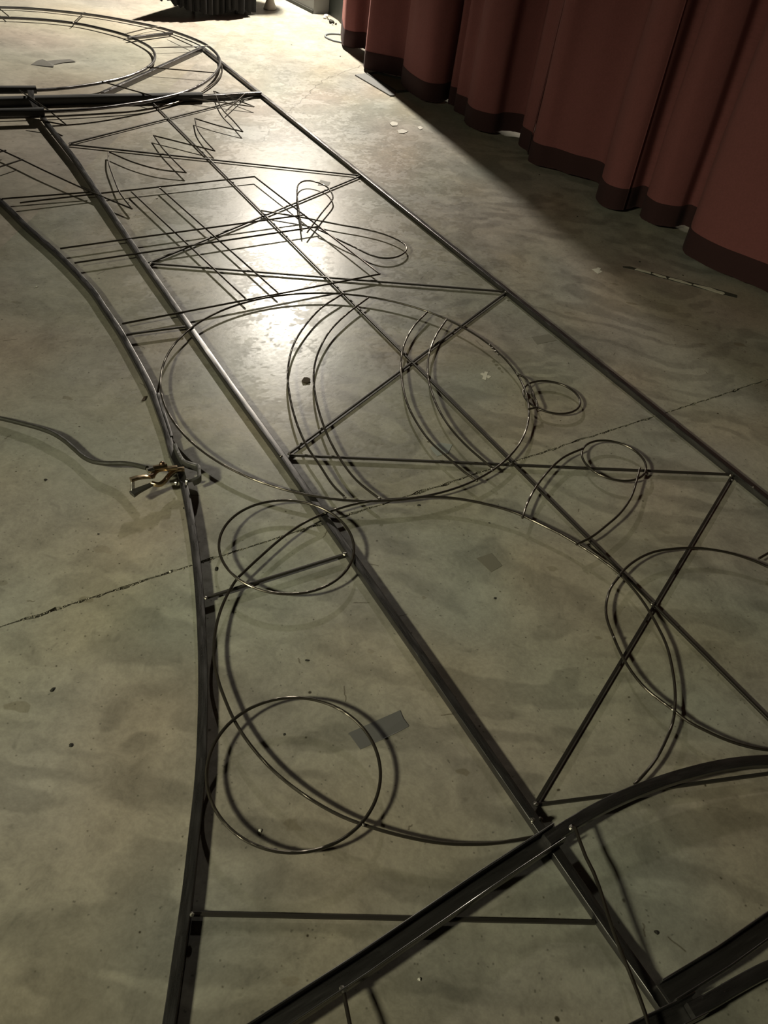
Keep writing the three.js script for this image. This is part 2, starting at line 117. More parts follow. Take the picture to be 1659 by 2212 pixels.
// ---------- helpers ----------
let seed = 20240611;
const rnd = () => { seed = (seed + 0x6d2b79f5) | 0; let t = Math.imul(seed ^ (seed >>> 15), 1 | seed); t = (t + Math.imul(t ^ (t >>> 7), 61 | t)) ^ t; return ((t ^ (t >>> 14)) >>> 0) / 4294967296; };
const lin = (r, g, b) => new THREE.Color().setRGB(r, g, b);
const V = (p) => new THREE.Vector3(p[0], p[1], p[2]);
const used = {};
const numbered = (n) => { const k = used[n] = (used[n] ?? -1) + 1; return k ? n + '_' + String(k).padStart(3, '0') : n; };
function lit(o) { o.castShadow = true; o.receiveShadow = true; return o; }
function part(name, geometry, material, parent, label) {
  const m = lit(new THREE.Mesh(geometry, material)); m.name = name; parent.add(m);
  if (label) m.userData.label = label;
  return m;
}
function tag(o, label, category, group) { o.userData.label = label; o.userData.category = category; if (group) o.userData.group = group; return o; }
function thing(name, label, category, group) { const g = new THREE.Group(); g.name = numbered(name); scene.add(g); return tag(g, label, category, group); }
function single(name, geometry, material, label, category, group) { const m = lit(new THREE.Mesh(geometry, material)); m.name = numbered(name); scene.add(m); return tag(m, label, category, group); }
function structure(name, geometry, material) { const m = lit(new THREE.Mesh(geometry, material)); m.name = name; m.userData.kind = 'structure'; scene.add(m); return m; }

// value noise in world metres
const hash = (x, y, s) => { let h = Math.imul(x, 374761393) + Math.imul(y, 668265263) + Math.imul(s, 974634777); h = Math.imul(h ^ (h >>> 13), 1274126177); return ((h ^ (h >>> 16)) >>> 0) / 4294967296; };
function noise(x, y, s) {
  const xi = Math.floor(x), yi = Math.floor(y); let u = x - xi, v = y - yi; u = u * u * (3 - 2 * u); v = v * v * (3 - 2 * v);
  const a = hash(xi, yi, s), b = hash(xi + 1, yi, s), c = hash(xi, yi + 1, s), d = hash(xi + 1, yi + 1, s);
  return a + (b - a) * u + (c - a) * v + (a - b - c + d) * u * v;
}
const step = (a, b, x) => { const t = Math.min(1, Math.max(0, (x - a) / (b - a))); return t * t * (3 - 2 * t); };
const byte = (v) => Math.max(0, Math.min(255, Math.round(255 * v)));
const srgb = (v) => (v <= 0.0031308 ? 12.92 * v : 1.055 * Math.pow(v, 1 / 2.4) - 0.055);

// ---------- sweeping a section along a path ----------
function smooth(pts, spacing = 0.018, closed = false) {
  const c = new THREE.CatmullRomCurve3(pts.map(V), closed, 'centripetal');
  const n = Math.max(2, Math.ceil(c.getLength() / spacing));
  const out = c.getSpacedPoints(n); if (closed) out.pop();
  return out;
}
function circlePath(c, r, n = 96) { const o = []; for (let i = 0; i < n; i++) { const a = 2 * Math.PI * i / n; o.push(new THREE.Vector3(c[0] + r * Math.cos(a), c[1], c[2] + r * Math.sin(a))); } return o; }
const roundSection = (r, n = 10) => Array.from({ length: n }, (_, i) => { const a = 2 * Math.PI * (i + 0.5) / n; return [r * Math.cos(a), r * Math.sin(a)]; });
function boxSection(w, h, c) {                                          // rounded corners, so that edges catch the lamps
  const o = []; for (const [sx, sy, a0] of [[1, -1, -0.5], [1, 1, 0], [-1, 1, 0.5], [-1, -1, 1]]) for (let k = -1; k <= 4; k++) { const j = Math.max(0, Math.min(3, k)), a = Math.PI * (a0 + j / 6), e = k < 0 ? -1 : k > 3 ? 1 : 0, s = 0.0005 * e; o.push([sx * (w / 2 - c) + c * Math.cos(a) - s * Math.sin(a), sy * (h / 2 - c) + c * Math.sin(a) + s * Math.cos(a)]); }
  return o;
}
const channelSection = (w, h, t) => [[-w / 2, -h / 2], [w / 2, -h / 2], [w / 2, h / 2 - t / 2], [w / 2 - 0.0005, h / 2 - t / 6], [w / 2 - t / 2, h / 2], [w / 2 - t + 0.0005, h / 2 - t / 6], [w / 2 - t, h / 2 - t / 2], [w / 2 - t, -h / 2 + t], [-w / 2 + t, -h / 2 + t], [-w / 2 + t, h / 2 - t / 2], [-w / 2 + t - 0.0005, h / 2 - t / 6], [-w / 2 + t / 2, h / 2], [-w / 2 + 0.0005, h / 2 - t / 6], [-w / 2, h / 2 - t / 2]];
function sweep(path, section, closed = false, scale = null) {
  const n = path.length, m = section.length, pos = [], uv = [], idx = [], up0 = new THREE.Vector3(0, 1, 0);
  const T = new THREE.Vector3(), S = new THREE.Vector3(), U = new THREE.Vector3();
  const perim = [0]; for (let j = 0; j < m; j++) { const a = section[j], b = section[(j + 1) % m]; perim.push(perim[j] + Math.hypot(b[0] - a[0], b[1] - a[1])); }
  let len = 0; const rows = closed ? n + 1 : n;
  for (let i = 0; i < rows; i++) {
    const p = path[i % n], a = closed ? path[(i - 1 + n) % n] : path[Math.max(0, i - 1)], b = closed ? path[(i + 1) % n] : path[Math.min(n - 1, i + 1)];
    if (i) len += p.distanceTo(path[(i - 1) % n]);
    T.subVectors(b, a).normalize(); S.crossVectors(T, up0).normalize(); U.crossVectors(S, T);
    const k = scale ? scale(i / (rows - 1)) : 1;
    for (let j = 0; j <= m; j++) { const q = section[j % m]; pos.push(p.x + k * (S.x * q[0] + U.x * q[1]), p.y + k * (S.y * q[0] + U.y * q[1]), p.z + k * (S.z * q[0] + U.z * q[1])); uv.push(perim[j], len); }
  }
  const w = m + 1;
  for (let i = 0; i + 1 < rows; i++) for (let j = 0; j < m; j++) { const a = i * w + j; idx.push(a, a + 1, a + w, a + 1, a + w + 1, a + w); }
  if (!closed) {
    const tri = THREE.ShapeUtils.triangulateShape(section.map((q) => new THREE.Vector2(q[0], q[1])), []);
    for (const [at, flip] of [[0, true], [rows - 1, false]]) {
      const base = pos.length / 3;
      for (let j = 0; j < m; j++) { pos.push(...pos.slice((at * w + j) * 3, (at * w + j) * 3 + 3)); uv.push(section[j][0], section[j][1]); }
      for (const t of tri) idx.push(base + t[0], base + t[flip ? 2 : 1], base + t[flip ? 1 : 2]);
    }
  }
  const g = new THREE.BufferGeometry();
  g.setAttribute('position', new THREE.Float32BufferAttribute(pos, 3)); g.setAttribute('uv', new THREE.Float32BufferAttribute(uv, 2)); g.setIndex(idx);
  return toCreasedNormals(g, 0.7);
}
const ROD = roundSection(0.0034), BAR = boxSection(0.0066, 0.0066, 0.0009), TUBE = boxSection(0.02, 0.02, 0.0017);
const straight = (pts) => { const o = []; for (let i = 0; i + 1 < pts.length; i++) { const a = V(pts[i]), b = V(pts[i + 1]), n = Math.max(1, Math.ceil(a.distanceTo(b) / 0.25)); for (let k = 0; k < n; k++) o.push(a.clone().lerp(b, k / n)); } o.push(V(pts.at(-1))); return o; };

// ---------- materials ----------
function dataTexture(n, fill, colour) {
  const d = new Uint8Array(n * n * 4);
  for (let y = 0; y < n; y++) for (let x = 0; x < n; x++) { const c = fill(x, y), o = 4 * (y * n + x); d[o] = byte(c[0]); d[o + 1] = byte(c[1]); d[o + 2] = byte(c[2]); d[o + 3] = 255; }
  const t = new THREE.DataTexture(d, n, n, THREE.RGBAFormat); t.wrapS = t.wrapT = THREE.RepeatWrapping; t.magFilter = THREE.LinearFilter; t.minFilter = THREE.LinearMipmapLinearFilter; t.generateMipmaps = true;
  if (colour) t.colorSpace = THREE.SRGBColorSpace;
  t.needsUpdate = true; return t;
}
// noise that repeats every n cells
const wrapNoise = (x, y, n, s) => { const xi = Math.floor(x), yi = Math.floor(y); let u = x - xi, v = y - yi; u = u * u * (3 - 2 * u); v = v * v * (3 - 2 * v); const w = (k) => ((k % n) + n) % n; const a = hash(w(xi), w(yi), s), b = hash(w(xi + 1), w(yi), s), c = hash(w(xi), w(yi + 1), s), d = hash(w(xi + 1), w(yi + 1), s); return a + (b - a) * u + (c - a) * v + (a - b - c + d) * u * v; };
const scaleTone = (x, y, n) => 0.5 * wrapNoise(x / n * 16, y / n * 8, 16, 3) + 0.3 * wrapNoise(x / n * 64, y / n * 16, 64, 5) + 0.2 * wrapNoise(x / n * 128, y / n * 128, 128, 7);
const steelColour = dataTexture(256, (x, y) => { const t = 0.8 + 0.4 * (scaleTone(x, y, 256) - 0.5); return [srgb(0.165 * t), srgb(0.158 * t), srgb(0.155 * t)]; }, true);
const steelRough = dataTexture(256, (x, y) => { const t = 0.33 + 0.26 * (scaleTone(x, y, 256) - 0.5); return [t, t, t]; });
for (const t of [steelColour, steelRough]) t.repeat.set(12, 3);
const M = {
  steel: new THREE.MeshStandardMaterial({ map: steelColour, roughnessMap: steelRough, roughness: 1, metalness: 0.85 }),
  rod: new THREE.MeshStandardMaterial({ color: lin(0.1, 0.088, 0.072), roughness: 0.3, metalness: 0.8 }),
  bar: new THREE.MeshStandardMaterial({ color: lin(0.06, 0.054, 0.046), roughness: 0.45, metalness: 0.6 }),
  weld: new THREE.MeshStandardMaterial({ color: lin(0.24, 0.225, 0.2), roughness: 0.4, metalness: 0.85 }),
  bareSteel: new THREE.MeshStandardMaterial({ color: lin(0.5, 0.49, 0.47), roughness: 0.3, metalness: 1 }),
  pipe: new THREE.MeshStandardMaterial({ color: lin(0.04, 0.039, 0.037), roughness: 0.75, metalness: 0.1 }),
  brass: new THREE.MeshStandardMaterial({ color: lin(0.5, 0.385, 0.245), roughness: 0.28, metalness: 1 }),
  copper: new THREE.MeshStandardMaterial({ color: lin(0.3, 0.2, 0.14), roughness: 0.4, metalness: 1 }),
  zinc: new THREE.MeshStandardMaterial({ color: lin(0.6, 0.58, 0.54), roughness: 0.3, metalness: 1 }),
  toolSteel: new THREE.MeshStandardMaterial({ color: lin(0.12, 0.118, 0.108), roughness: 0.45, metalness: 0.7 }),
  rubber: new THREE.MeshStandardMaterial({ color: lin(0.036, 0.034, 0.025), roughness: 0.55 }),
  duct: new THREE.MeshStandardMaterial({ color: lin(0.13, 0.128, 0.124), roughness: 0.5 }),
  oldTape: new THREE.MeshStandardMaterial({ color: lin(0.17, 0.16, 0.12), roughness: 0.6 }),
  dustyTape: new THREE.MeshStandardMaterial({ color: lin(0.11, 0.105, 0.09), roughness: 0.7 }),
  whiteTape: new THREE.MeshStandardMaterial({ color: lin(0.62, 0.6, 0.5), roughness: 0.7 }),
  clearTape: new THREE.MeshPhysicalMaterial({ color: lin(0.75, 0.78, 0.76), roughness: 0.25, transmission: 0.7, thickness: 0 }),
  grimyGlue: new THREE.MeshStandardMaterial({ color: lin(0.045, 0.045, 0.035), roughness: 0.8 }),
  paper: new THREE.MeshStandardMaterial({ color: lin(0.62, 0.59, 0.52), roughness: 0.8 }),
  leaf: new THREE.MeshStandardMaterial({ color: lin(0.07, 0.05, 0.03), roughness: 0.9 }),
  grit: new THREE.MeshStandardMaterial({ color: lin(0.03, 0.028, 0.022), roughness: 0.9 }),
  chalk: new THREE.MeshStandardMaterial({ color: lin(0.7, 0.68, 0.6), roughness: 0.9 }),
  blackCloth: new THREE.MeshStandardMaterial({ color: lin(0.012, 0.012, 0.012), roughness: 1 }),
  wallPaint: new THREE.MeshStandardMaterial({ color: lin(0.24, 0.235, 0.22), roughness: 0.85 }),
  wallDark: new THREE.MeshStandardMaterial({ color: lin(0.07, 0.068, 0.06), roughness: 0.9 }),
  blackSheet: new THREE.MeshStandardMaterial({ color: lin(0.02, 0.024, 0.02), roughness: 0.6 }),
  wornSteel: new THREE.MeshStandardMaterial({ color: lin(0.13, 0.13, 0.125), roughness: 0.6, metalness: 0.2 }),
  board: new THREE.MeshStandardMaterial({ color: lin(0.16, 0.13, 0.085), roughness: 0.8 }),
  whitePaint: new THREE.MeshStandardMaterial({ color: lin(0.6, 0.55, 0.45), roughness: 0.5 }),
  lampShell: new THREE.MeshStandardMaterial({ color: lin(0.1, 0.1, 0.1), roughness: 0.5, metalness: 0.5 }),
  lampGlow: new THREE.MeshStandardMaterial({ color: 0x000000, emissive: FLOOD.color, emissiveIntensity: 30 }),
  bulbGlow: new THREE.MeshStandardMaterial({ color: 0x000000, emissive: WORK.color, emissiveIntensity: 8 }),
};
const weave = dataTexture(256, (x, y) => { const t = 0.88 + 0.24 * (0.5 * wrapNoise(x, y / 2, 128, 11) + 0.5 * wrapNoise(x / 8, y / 8, 32, 12) - 0.5); return [t, t, t]; });
weave.repeat.set(6, 6);
M.velvet = new THREE.MeshPhysicalMaterial({ color: lin(0.2, 0.067, 0.064), map: weave, roughness: 0.95, sheen: 0.25, sheenColor: lin(0.4, 0.14, 0.1), sheenRoughness: 0.6, side: THREE.DoubleSide });
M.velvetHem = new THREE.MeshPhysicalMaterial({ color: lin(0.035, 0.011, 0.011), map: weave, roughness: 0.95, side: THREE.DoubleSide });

// ---------- the concrete floor ----------
const NEAR = [-1.55, -3.55, 3.3], FAR = [-3.6, -8.9, 6.0];          // x0, z0, side of the two mapped squares
function concrete(x0, z0) {
  const x = x0 + 0.05 * (noise(x0 * 4.3, z0 * 4.3, 17) - 0.5) + 0.014 * (noise(x0 * 29, z0 * 29, 18) - 0.5), z = z0 + 0.05 * (noise(x0 * 4.3, z0 * 4.3, 19) - 0.5) + 0.014 * (noise(x0 * 29, z0 * 29, 20) - 0.5);
  const big = noise(x * 1.7 + 3, z * 1.7, 21), mid = noise(x * 6, z * 6, 22), m2 = noise(x * 14, z * 14, 23), sm = noise(x * 38, z * 38, 24), fine = noise(x * 130, z * 130, 25), f2 = noise(x * 420, z * 420, 26);
  const warp = noise(x * 3, z * 3, 27), streak = noise(x * 9 + 4 * warp, z * 26 + 6 * warp, 28);
  let t = 1 + 0.15 * (big - 0.5) + 0.14 * (mid - 0.5) + 0.17 * (m2 - 0.5) + 0.15 * (sm - 0.5) + 0.17 * (fine - 0.5) + 0.17 * (f2 - 0.5);
  const patch = noise(x * 4.5 + 7, z * 4.5, 31) * 0.6 + noise(x * 17, z * 17, 32) * 0.4;
  const dirt = step(0.54, 0.66, patch); t *= 1 - 0.11 * dirt;
  const right = step(-0.2, 0.5, x + 0.25 * z + 1.2) * step(0.48, 0.66, streak * 0.6 + mid * 0.4); t *= 1 - 0.24 * right;
  const spot = noise(x * 55, z * 55, 33); if (spot > 0.9) t *= 1 - 2.2 * (spot - 0.9);
  const pit = hash(Math.floor(x * 330), Math.floor(z * 330), 34); if (pit > 0.9975) t *= 0.55;
  const warm = noise(x * 5 + 11, z * 5, 35) - 0.5, green = noise(x * 4, z * 4 + 9, 36) - 0.5;
  return [t * (1 + 0.1 * warm - 0.06 * green), t * (1 + 0.05 * green), t * (1 - 0.12 * warm)];
}
const BASE = [0.355, 0.33, 0.272];
function concreteMap([x0, z0, side], size, draw) {
  const c = document.createElement('canvas'); c.width = c.height = size;
  const ctx = c.getContext('2d'), im = ctx.createImageData(size, size), lut = new Uint8Array(1024);
  for (let i = 0; i < 1024; i++) lut[i] = byte(srgb(i / 1023));
  for (let j = 0; j < size; j++) for (let i = 0; i < size; i++) {
    const q = concrete(x0 + (i + 0.5) / size * side, z0 + (j + 0.5) / size * side), o = 4 * (j * size + i);
    for (let k = 0; k < 3; k++) im.data[o + k] = lut[Math.max(0, Math.min(1023, Math.round(1023 * BASE[k] * q[k])))];
    im.data[o + 3] = 255;
  }
  ctx.putImageData(im, 0, 0);
  ctx.setTransform(size / side, 0, 0, size / side, -x0 * size / side, -z0 * size / side);
  draw(ctx);
  const t = new THREE.CanvasTexture(c); t.colorSpace = THREE.SRGBColorSpace; t.flipY = false; t.anisotropy = 8; return t;
}
function marks(ctx) {                                                  // hairline crack, scratches and stains of the slab itself
  ctx.lineCap = 'round'; ctx.lineJoin = 'round';
  const stroke = (pts, w, style, jit = 0) => { ctx.lineWidth = w; ctx.strokeStyle = style; ctx.beginPath(); pts.forEach(([x, z], i) => { if (!i) return ctx.moveTo(x, z); const [a, b] = pts[i - 1]; for (let k = 1; k <= 6; k++) { const s = k < 6 ? jit : 0; ctx.lineTo(a + (x - a) * k / 6 + s * (rnd() - 0.5), b + (z - b) * k / 6 + s * (rnd() - 0.5)); } }); ctx.stroke(); };
  stroke(D.crack, 0.0035, 'rgba(60,54,44,0.7)', 0.024);
  for (let i = 0; i < 60; i++) { const x = -1.4 + 2.9 * rnd(), z = -3.4 + 3.0 * rnd(), a = 6.3 * rnd(), l = 0.01 + 0.035 * rnd(); stroke([[x, z], [x + l * Math.cos(a), z + l * Math.sin(a)]], 0.0018, 'rgba(48,40,26,0.6)', 0.004); }
  for (let i = 0; i < 900; i++) { const x = -1.4 + 2.9 * rnd(), z = -3.4 + 3.1 * rnd(), r = 0.0011 + 0.0038 * rnd() * rnd() * rnd(); ctx.fillStyle = 'rgba(38,32,20,' + (0.35 + 0.5 * rnd()).toFixed(2) + ')'; ctx.beginPath(); ctx.ellipse(x, z, r, r * (0.6 + 0.6 * rnd()), rnd() * 3, 0, 7); ctx.fill(); }
  for (let i = 0; i < 90; i++) { const x = -1.4 + 2.9 * rnd(), z = -3.4 + 3.1 * rnd(), r = 0.006 + 0.02 * rnd(); ctx.fillStyle = 'rgba(70,60,38,' + (0.12 + 0.16 * rnd()).toFixed(2) + ')'; ctx.beginPath(); for (let k = 0; k <= 10; k++) { const a = k / 10 * 6.283, q = r * (0.6 + 0.7 * rnd()); ctx.lineTo(x + q * Math.cos(a), z + 0.6 * q * Math.sin(a)); } ctx.fill(); }
}
const roughTile = dataTexture(1024, (x, y) => { const a = wrapNoise(x / 1024 * 14, y / 1024 * 14, 14, 41), b = wrapNoise(x / 1024 * 56, y / 1024 * 56, 56, 42), c = wrapNoise(x / 1024 * 150, y / 1024 * 150, 150, 43); const worn = step(0.5, 0.56, 0.45 * a + 0.35 * b + 0.2 * c); const t = 0.325 + 0.075 * worn + 0.06 * (c - 0.5); return [t, t, t]; });
const bumpTile = dataTexture(1024, (x, y) => { const t = 0.5 * wrapNoise(x / 1024 * 30, y / 1024 * 30, 30, 51) + 0.3 * wrapNoise(x / 1024 * 120, y / 1024 * 120, 120, 52) + 0.2 * wrapNoise(x / 2, y / 2, 512, 53); return [t, t, t]; });
for (const t of [roughTile, bumpTile]) { t.channel = 1; t.repeat.set(1 / 1.3, 1 / 1.3); }
const floorMaterial = (map) => new THREE.MeshStandardMaterial({ map, roughnessMap: roughTile, roughness: 1, bumpMap: bumpTile, bumpScale: 0.00025 });
const FLOORS = [floorMaterial(concreteMap(NEAR, 2048, marks)), floorMaterial(concreteMap(FAR, 2048, marks))];

function clip(poly, axis, sign, at) {                                  // keep sign * (p[axis] - at) >= 0
  const out = [], d = (p) => sign * (p[axis] - at);
  poly.forEach((p, i) => { const q = poly[(i + 1) % poly.length], a = d(p), b = d(q); if (a >= 0) out.push(p); if ((a < 0) !== (b < 0)) { const t = a / (a - b); out.push([p[0] + (q[0] - p[0]) * t, p[1] + (q[1] - p[1]) * t]); } });
  return out;
}
const ROOM = { x0: -6, x1: 4.5, z0: -11, z1: 5, top: 4.6 };
const floor = new THREE.Group(); floor.name = 'floor'; floor.userData.kind = 'structure'; scene.add(floor);
{
  // the sawn joint: a wandering line, chipped on both sides
  const j0 = D.joint[0], j1 = D.joint.at(-1), slope = (j1[1] - j0[1]) / (j1[0] - j0[0]), at = (x) => j0[1] + slope * (x - j0[0]);
  const xs = [ROOM.x0]; for (let x = -1.3; x < 1.7; x += 0.012) xs.push(x + 0.004 * rnd()); xs.push(ROOM.x1);
  const edges = [[], []];
  for (const x of xs) { const w = 0.003 * (noise(x * 9, 1, 61) - 0.5) + 0.002 * (noise(x * 40, 2, 62) - 0.5); edges[0].push([x, at(x) + w - 0.0021 - 0.008 * Math.pow(noise(x * 60, 3, 63), 3)]); edges[1].push([x, at(x) + w + 0.0021 + 0.008 * Math.pow(noise(x * 60, 4, 64), 3)]); }
  const slabs = [[...edges[0], [ROOM.x1, ROOM.z0], [ROOM.x0, ROOM.z0]], [...edges[1], [ROOM.x1, ROOM.z1], [ROOM.x0, ROOM.z1]]];
  const [nx, nz, ns] = NEAR;
  slabs.forEach((poly, s) => {
    const mid = clip(clip(poly, 0, 1, nx), 0, -1, nx + ns);
    const pieces = [[clip(clip(mid, 1, 1, nz), 1, -1, nz + ns), 0], [clip(mid, 1, -1, nz), 1], [clip(mid, 1, 1, nz + ns), 1], [clip(poly, 0, -1, nx), 1], [clip(poly, 0, 1, nx + ns), 1]];
    const pos = [], uv = [], uv1 = [], idx = [], g = new THREE.BufferGeometry();
    const put = (x, y, z, map) => { const [x0, z0, side] = map ? FAR : NEAR; pos.push(x, y, z); uv.push(Math.max(0.001, Math.min(0.999, (x - x0) / side)), Math.max(0.001, Math.min(0.999, (z - z0) / side))); uv1.push(x, z + 0.3 * x); return pos.length / 3 - 1; };
    for (const map of [0, 1]) {
      const first = idx.length;
      for (const [p, m] of pieces) if (m === map && p.length > 2) {
        const ids = p.map((q) => put(q[0], 0, q[1], map));
        for (const t of THREE.ShapeUtils.triangulateShape(p.map((q) => new THREE.Vector2(q[0], q[1])), [])) { const [a, b, c] = t.map((k) => p[k]); const up = (b[1] - a[1]) * (c[0] - a[0]) - (b[0] - a[0]) * (c[1] - a[1]) > 0; idx.push(ids[t[0]], ids[t[up ? 1 : 2]], ids[t[up ? 2 : 1]]); }
      }
      if (!map) for (let i = 0; i + 1 < edges[s].length; i++) { const [a, b] = [edges[s][i], edges[s][i + 1]], k = [put(a[0], 0, a[1], 0), put(b[0], 0, b[1], 0), put(a[0], -0.02, a[1], 0), put(b[0], -0.02, b[1], 0)]; idx.push(...(s ? [k[0], k[2], k[1], k[1], k[2], k[3]] : [k[0], k[1], k[2], k[1], k[3], k[2]])); }
      g.addGroup(first, idx.length - first, map);
    }
    g.setAttribute('position', new THREE.Float32BufferAttribute(pos, 3)); g.setAttribute('uv', new THREE.Float32BufferAttribute(uv, 2)); g.setAttribute('uv1', new THREE.Float32BufferAttribute(uv1, 2)); g.setIndex(idx); g.computeVertexNormals();
    part(s ? 'slab_001' : 'slab', g, FLOORS, floor);
  });
  const base = new THREE.BoxGeometry(ROOM.x1 - ROOM.x0, 0.1, ROOM.z1 - ROOM.z0).translate((ROOM.x0 + ROOM.x1) / 2, -0.07, (ROOM.z0 + ROOM.z1) / 2);
  part('sub_base', base, M.wallDark, floor);
  // crumbs of mortar lying in and along the joint
  const crumbs = [], ball = new THREE.IcosahedronGeometry(1, 0);
  for (let i = 0; i < 1500; i++) { const x = -0.85 + 2.3 * rnd(), r = 0.0007 + 0.0017 * rnd() * rnd(); crumbs.push(ball.clone().scale(r, r * 0.7, r).rotateY(rnd() * 6).translate(x, rnd() < 0.6 ? -0.002 : r * 0.4, at(x) + 0.009 * (rnd() - 0.5))); }
  const c = part('joint_grit', mergeGeometries(crumbs), new THREE.MeshStandardMaterial({ color: lin(0.34, 0.315, 0.25), roughness: 0.95 }), floor, 'pale mortar crumbs along the saw cut'); c.userData.kind = 'stuff';
}

// ---------- the room shell ----------
{
  const { x0, x1, z0, z1, top } = ROOM, wall = (name, w, h, d, x, y, z, m) => structure(name, new THREE.BoxGeometry(w, h, d).translate(x, y, z), m);
  wall('wall_left', 0.2, top, z1 - z0, x0 - 0.1, top / 2, (z0 + z1) / 2, M.wallDark);
  wall('wall_right', 0.2, top, z1 - z0, x1 + 0.1, top / 2, (z0 + z1) / 2, M.wallDark);
  wall('wall_far', x1 - x0, top, 0.2, (x0 + x1) / 2, top / 2, z0 - 0.1, M.wallDark);
  wall('wall_near', x1 - x0, top, 0.2, (x0 + x1) / 2, top / 2, z1 + 0.1, M.wallDark);
  wall('ceiling', x1 - x0 + 0.4, 0.2, z1 - z0 + 0.4, (x0 + x1) / 2, top + 0.1, (z0 + z1) / 2, M.wallDark);
  // the grey pier beside the far end of the curtain
  const [a, b, c] = [D.lamp_wall[0], D.lamp_wall[1], D.lamp_wall[2]], dx = a[0] - b[0], dz = a[1] - b[1], l = Math.hypot(dx, dz), far = [b[0] + dx / l * 3, b[1] + dz / l * 3], ex = c[0] - b[0], ez = c[1] - b[1], m = Math.hypot(ex, ez), off = [ex / m * 0.9, ez / m * 0.9];
  const shape = new THREE.Shape([b, far, [far[0] + off[0], far[1] + off[1]], [b[0] + off[0], b[1] + off[1]]].map(([x, z]) => new THREE.Vector2(x, -z)));
  structure('wall_pier', new THREE.ExtrudeGeometry(shape, { depth: top - 0.001, bevelEnabled: false }).rotateX(-Math.PI / 2), M.wallPaint);
  const foot = [b, far].map(([x, z]) => new THREE.Vector3(x - 0.004, 0.012, z + 0.004));
  structure('baseboard_pier', sweep(foot, boxSection(0.008, 0.024, 0.001)), M.grimyGlue);
}

// ---------- lamps out of the picture ----------
{
  const f = thing('wall_floodlight', 'grey wall floodlight fixed high on the pale pier', 'lamp'), [x, y, z] = FLOOD.at;
  part('housing', new RoundedBoxGeometry(0.2, 0.16, 0.06, 2, 0.01).rotateX(0).translate(0, 0, 0), M.lampShell, f);
  part('glass', new RoundedBoxGeometry(0.16, 0.12, 0.006, 1, 0.002).translate(0, 0, 0.033), M.lampGlow, f);
  part('bracket', new THREE.BoxGeometry(0.04, 0.04, 0.06).translate(0, 0, -0.055), M.lampShell, f);
  const n = new THREE.Vector3(-0.766, 0, 0.642); f.position.set(x, y, z).addScaledVector(n, -0.05); f.rotation.y = Math.atan2(n.x, n.z);
  const w = thing('work_lamp', 'large square work lamp on a tall tripod behind the viewer', 'lamp'), q = WORK.at;
  w.position.set(q[0], 0, q[2]);
  const head = new THREE.Group(); head.name = 'lamp_head'; w.add(head); head.position.set(0, q[1], 0);
  head.lookAt(WORK.to[0], WORK.to[1], WORK.to[2]);
  part('glass', new RoundedBoxGeometry(0.46, 0.4, 0.006, 1, 0.002).translate(0, 0, -0.012), M.bulbGlow, head);
  part('housing', new RoundedBoxGeometry(0.5, 0.44, 0.07, 2, 0.012).translate(0, 0, -0.052), M.lampShell, head);
  part('pole', new THREE.CylinderGeometry(0.013, 0.016, q[1] - 0.45, 14).translate(-0.07, (q[1] - 0.45) / 2 + 0.35, 0.08), M.lampShell, w);
  for (let i = 0; i < 3; i++) { const a = i * 2.0944; part('leg', sweep([new THREE.Vector3(-0.07, 0.85, 0.08), new THREE.Vector3(-0.07 + 0.5 * Math.cos(a), 0.012, 0.08 + 0.5 * Math.sin(a))], roundSection(0.011, 10)), M.lampShell, w); }
}

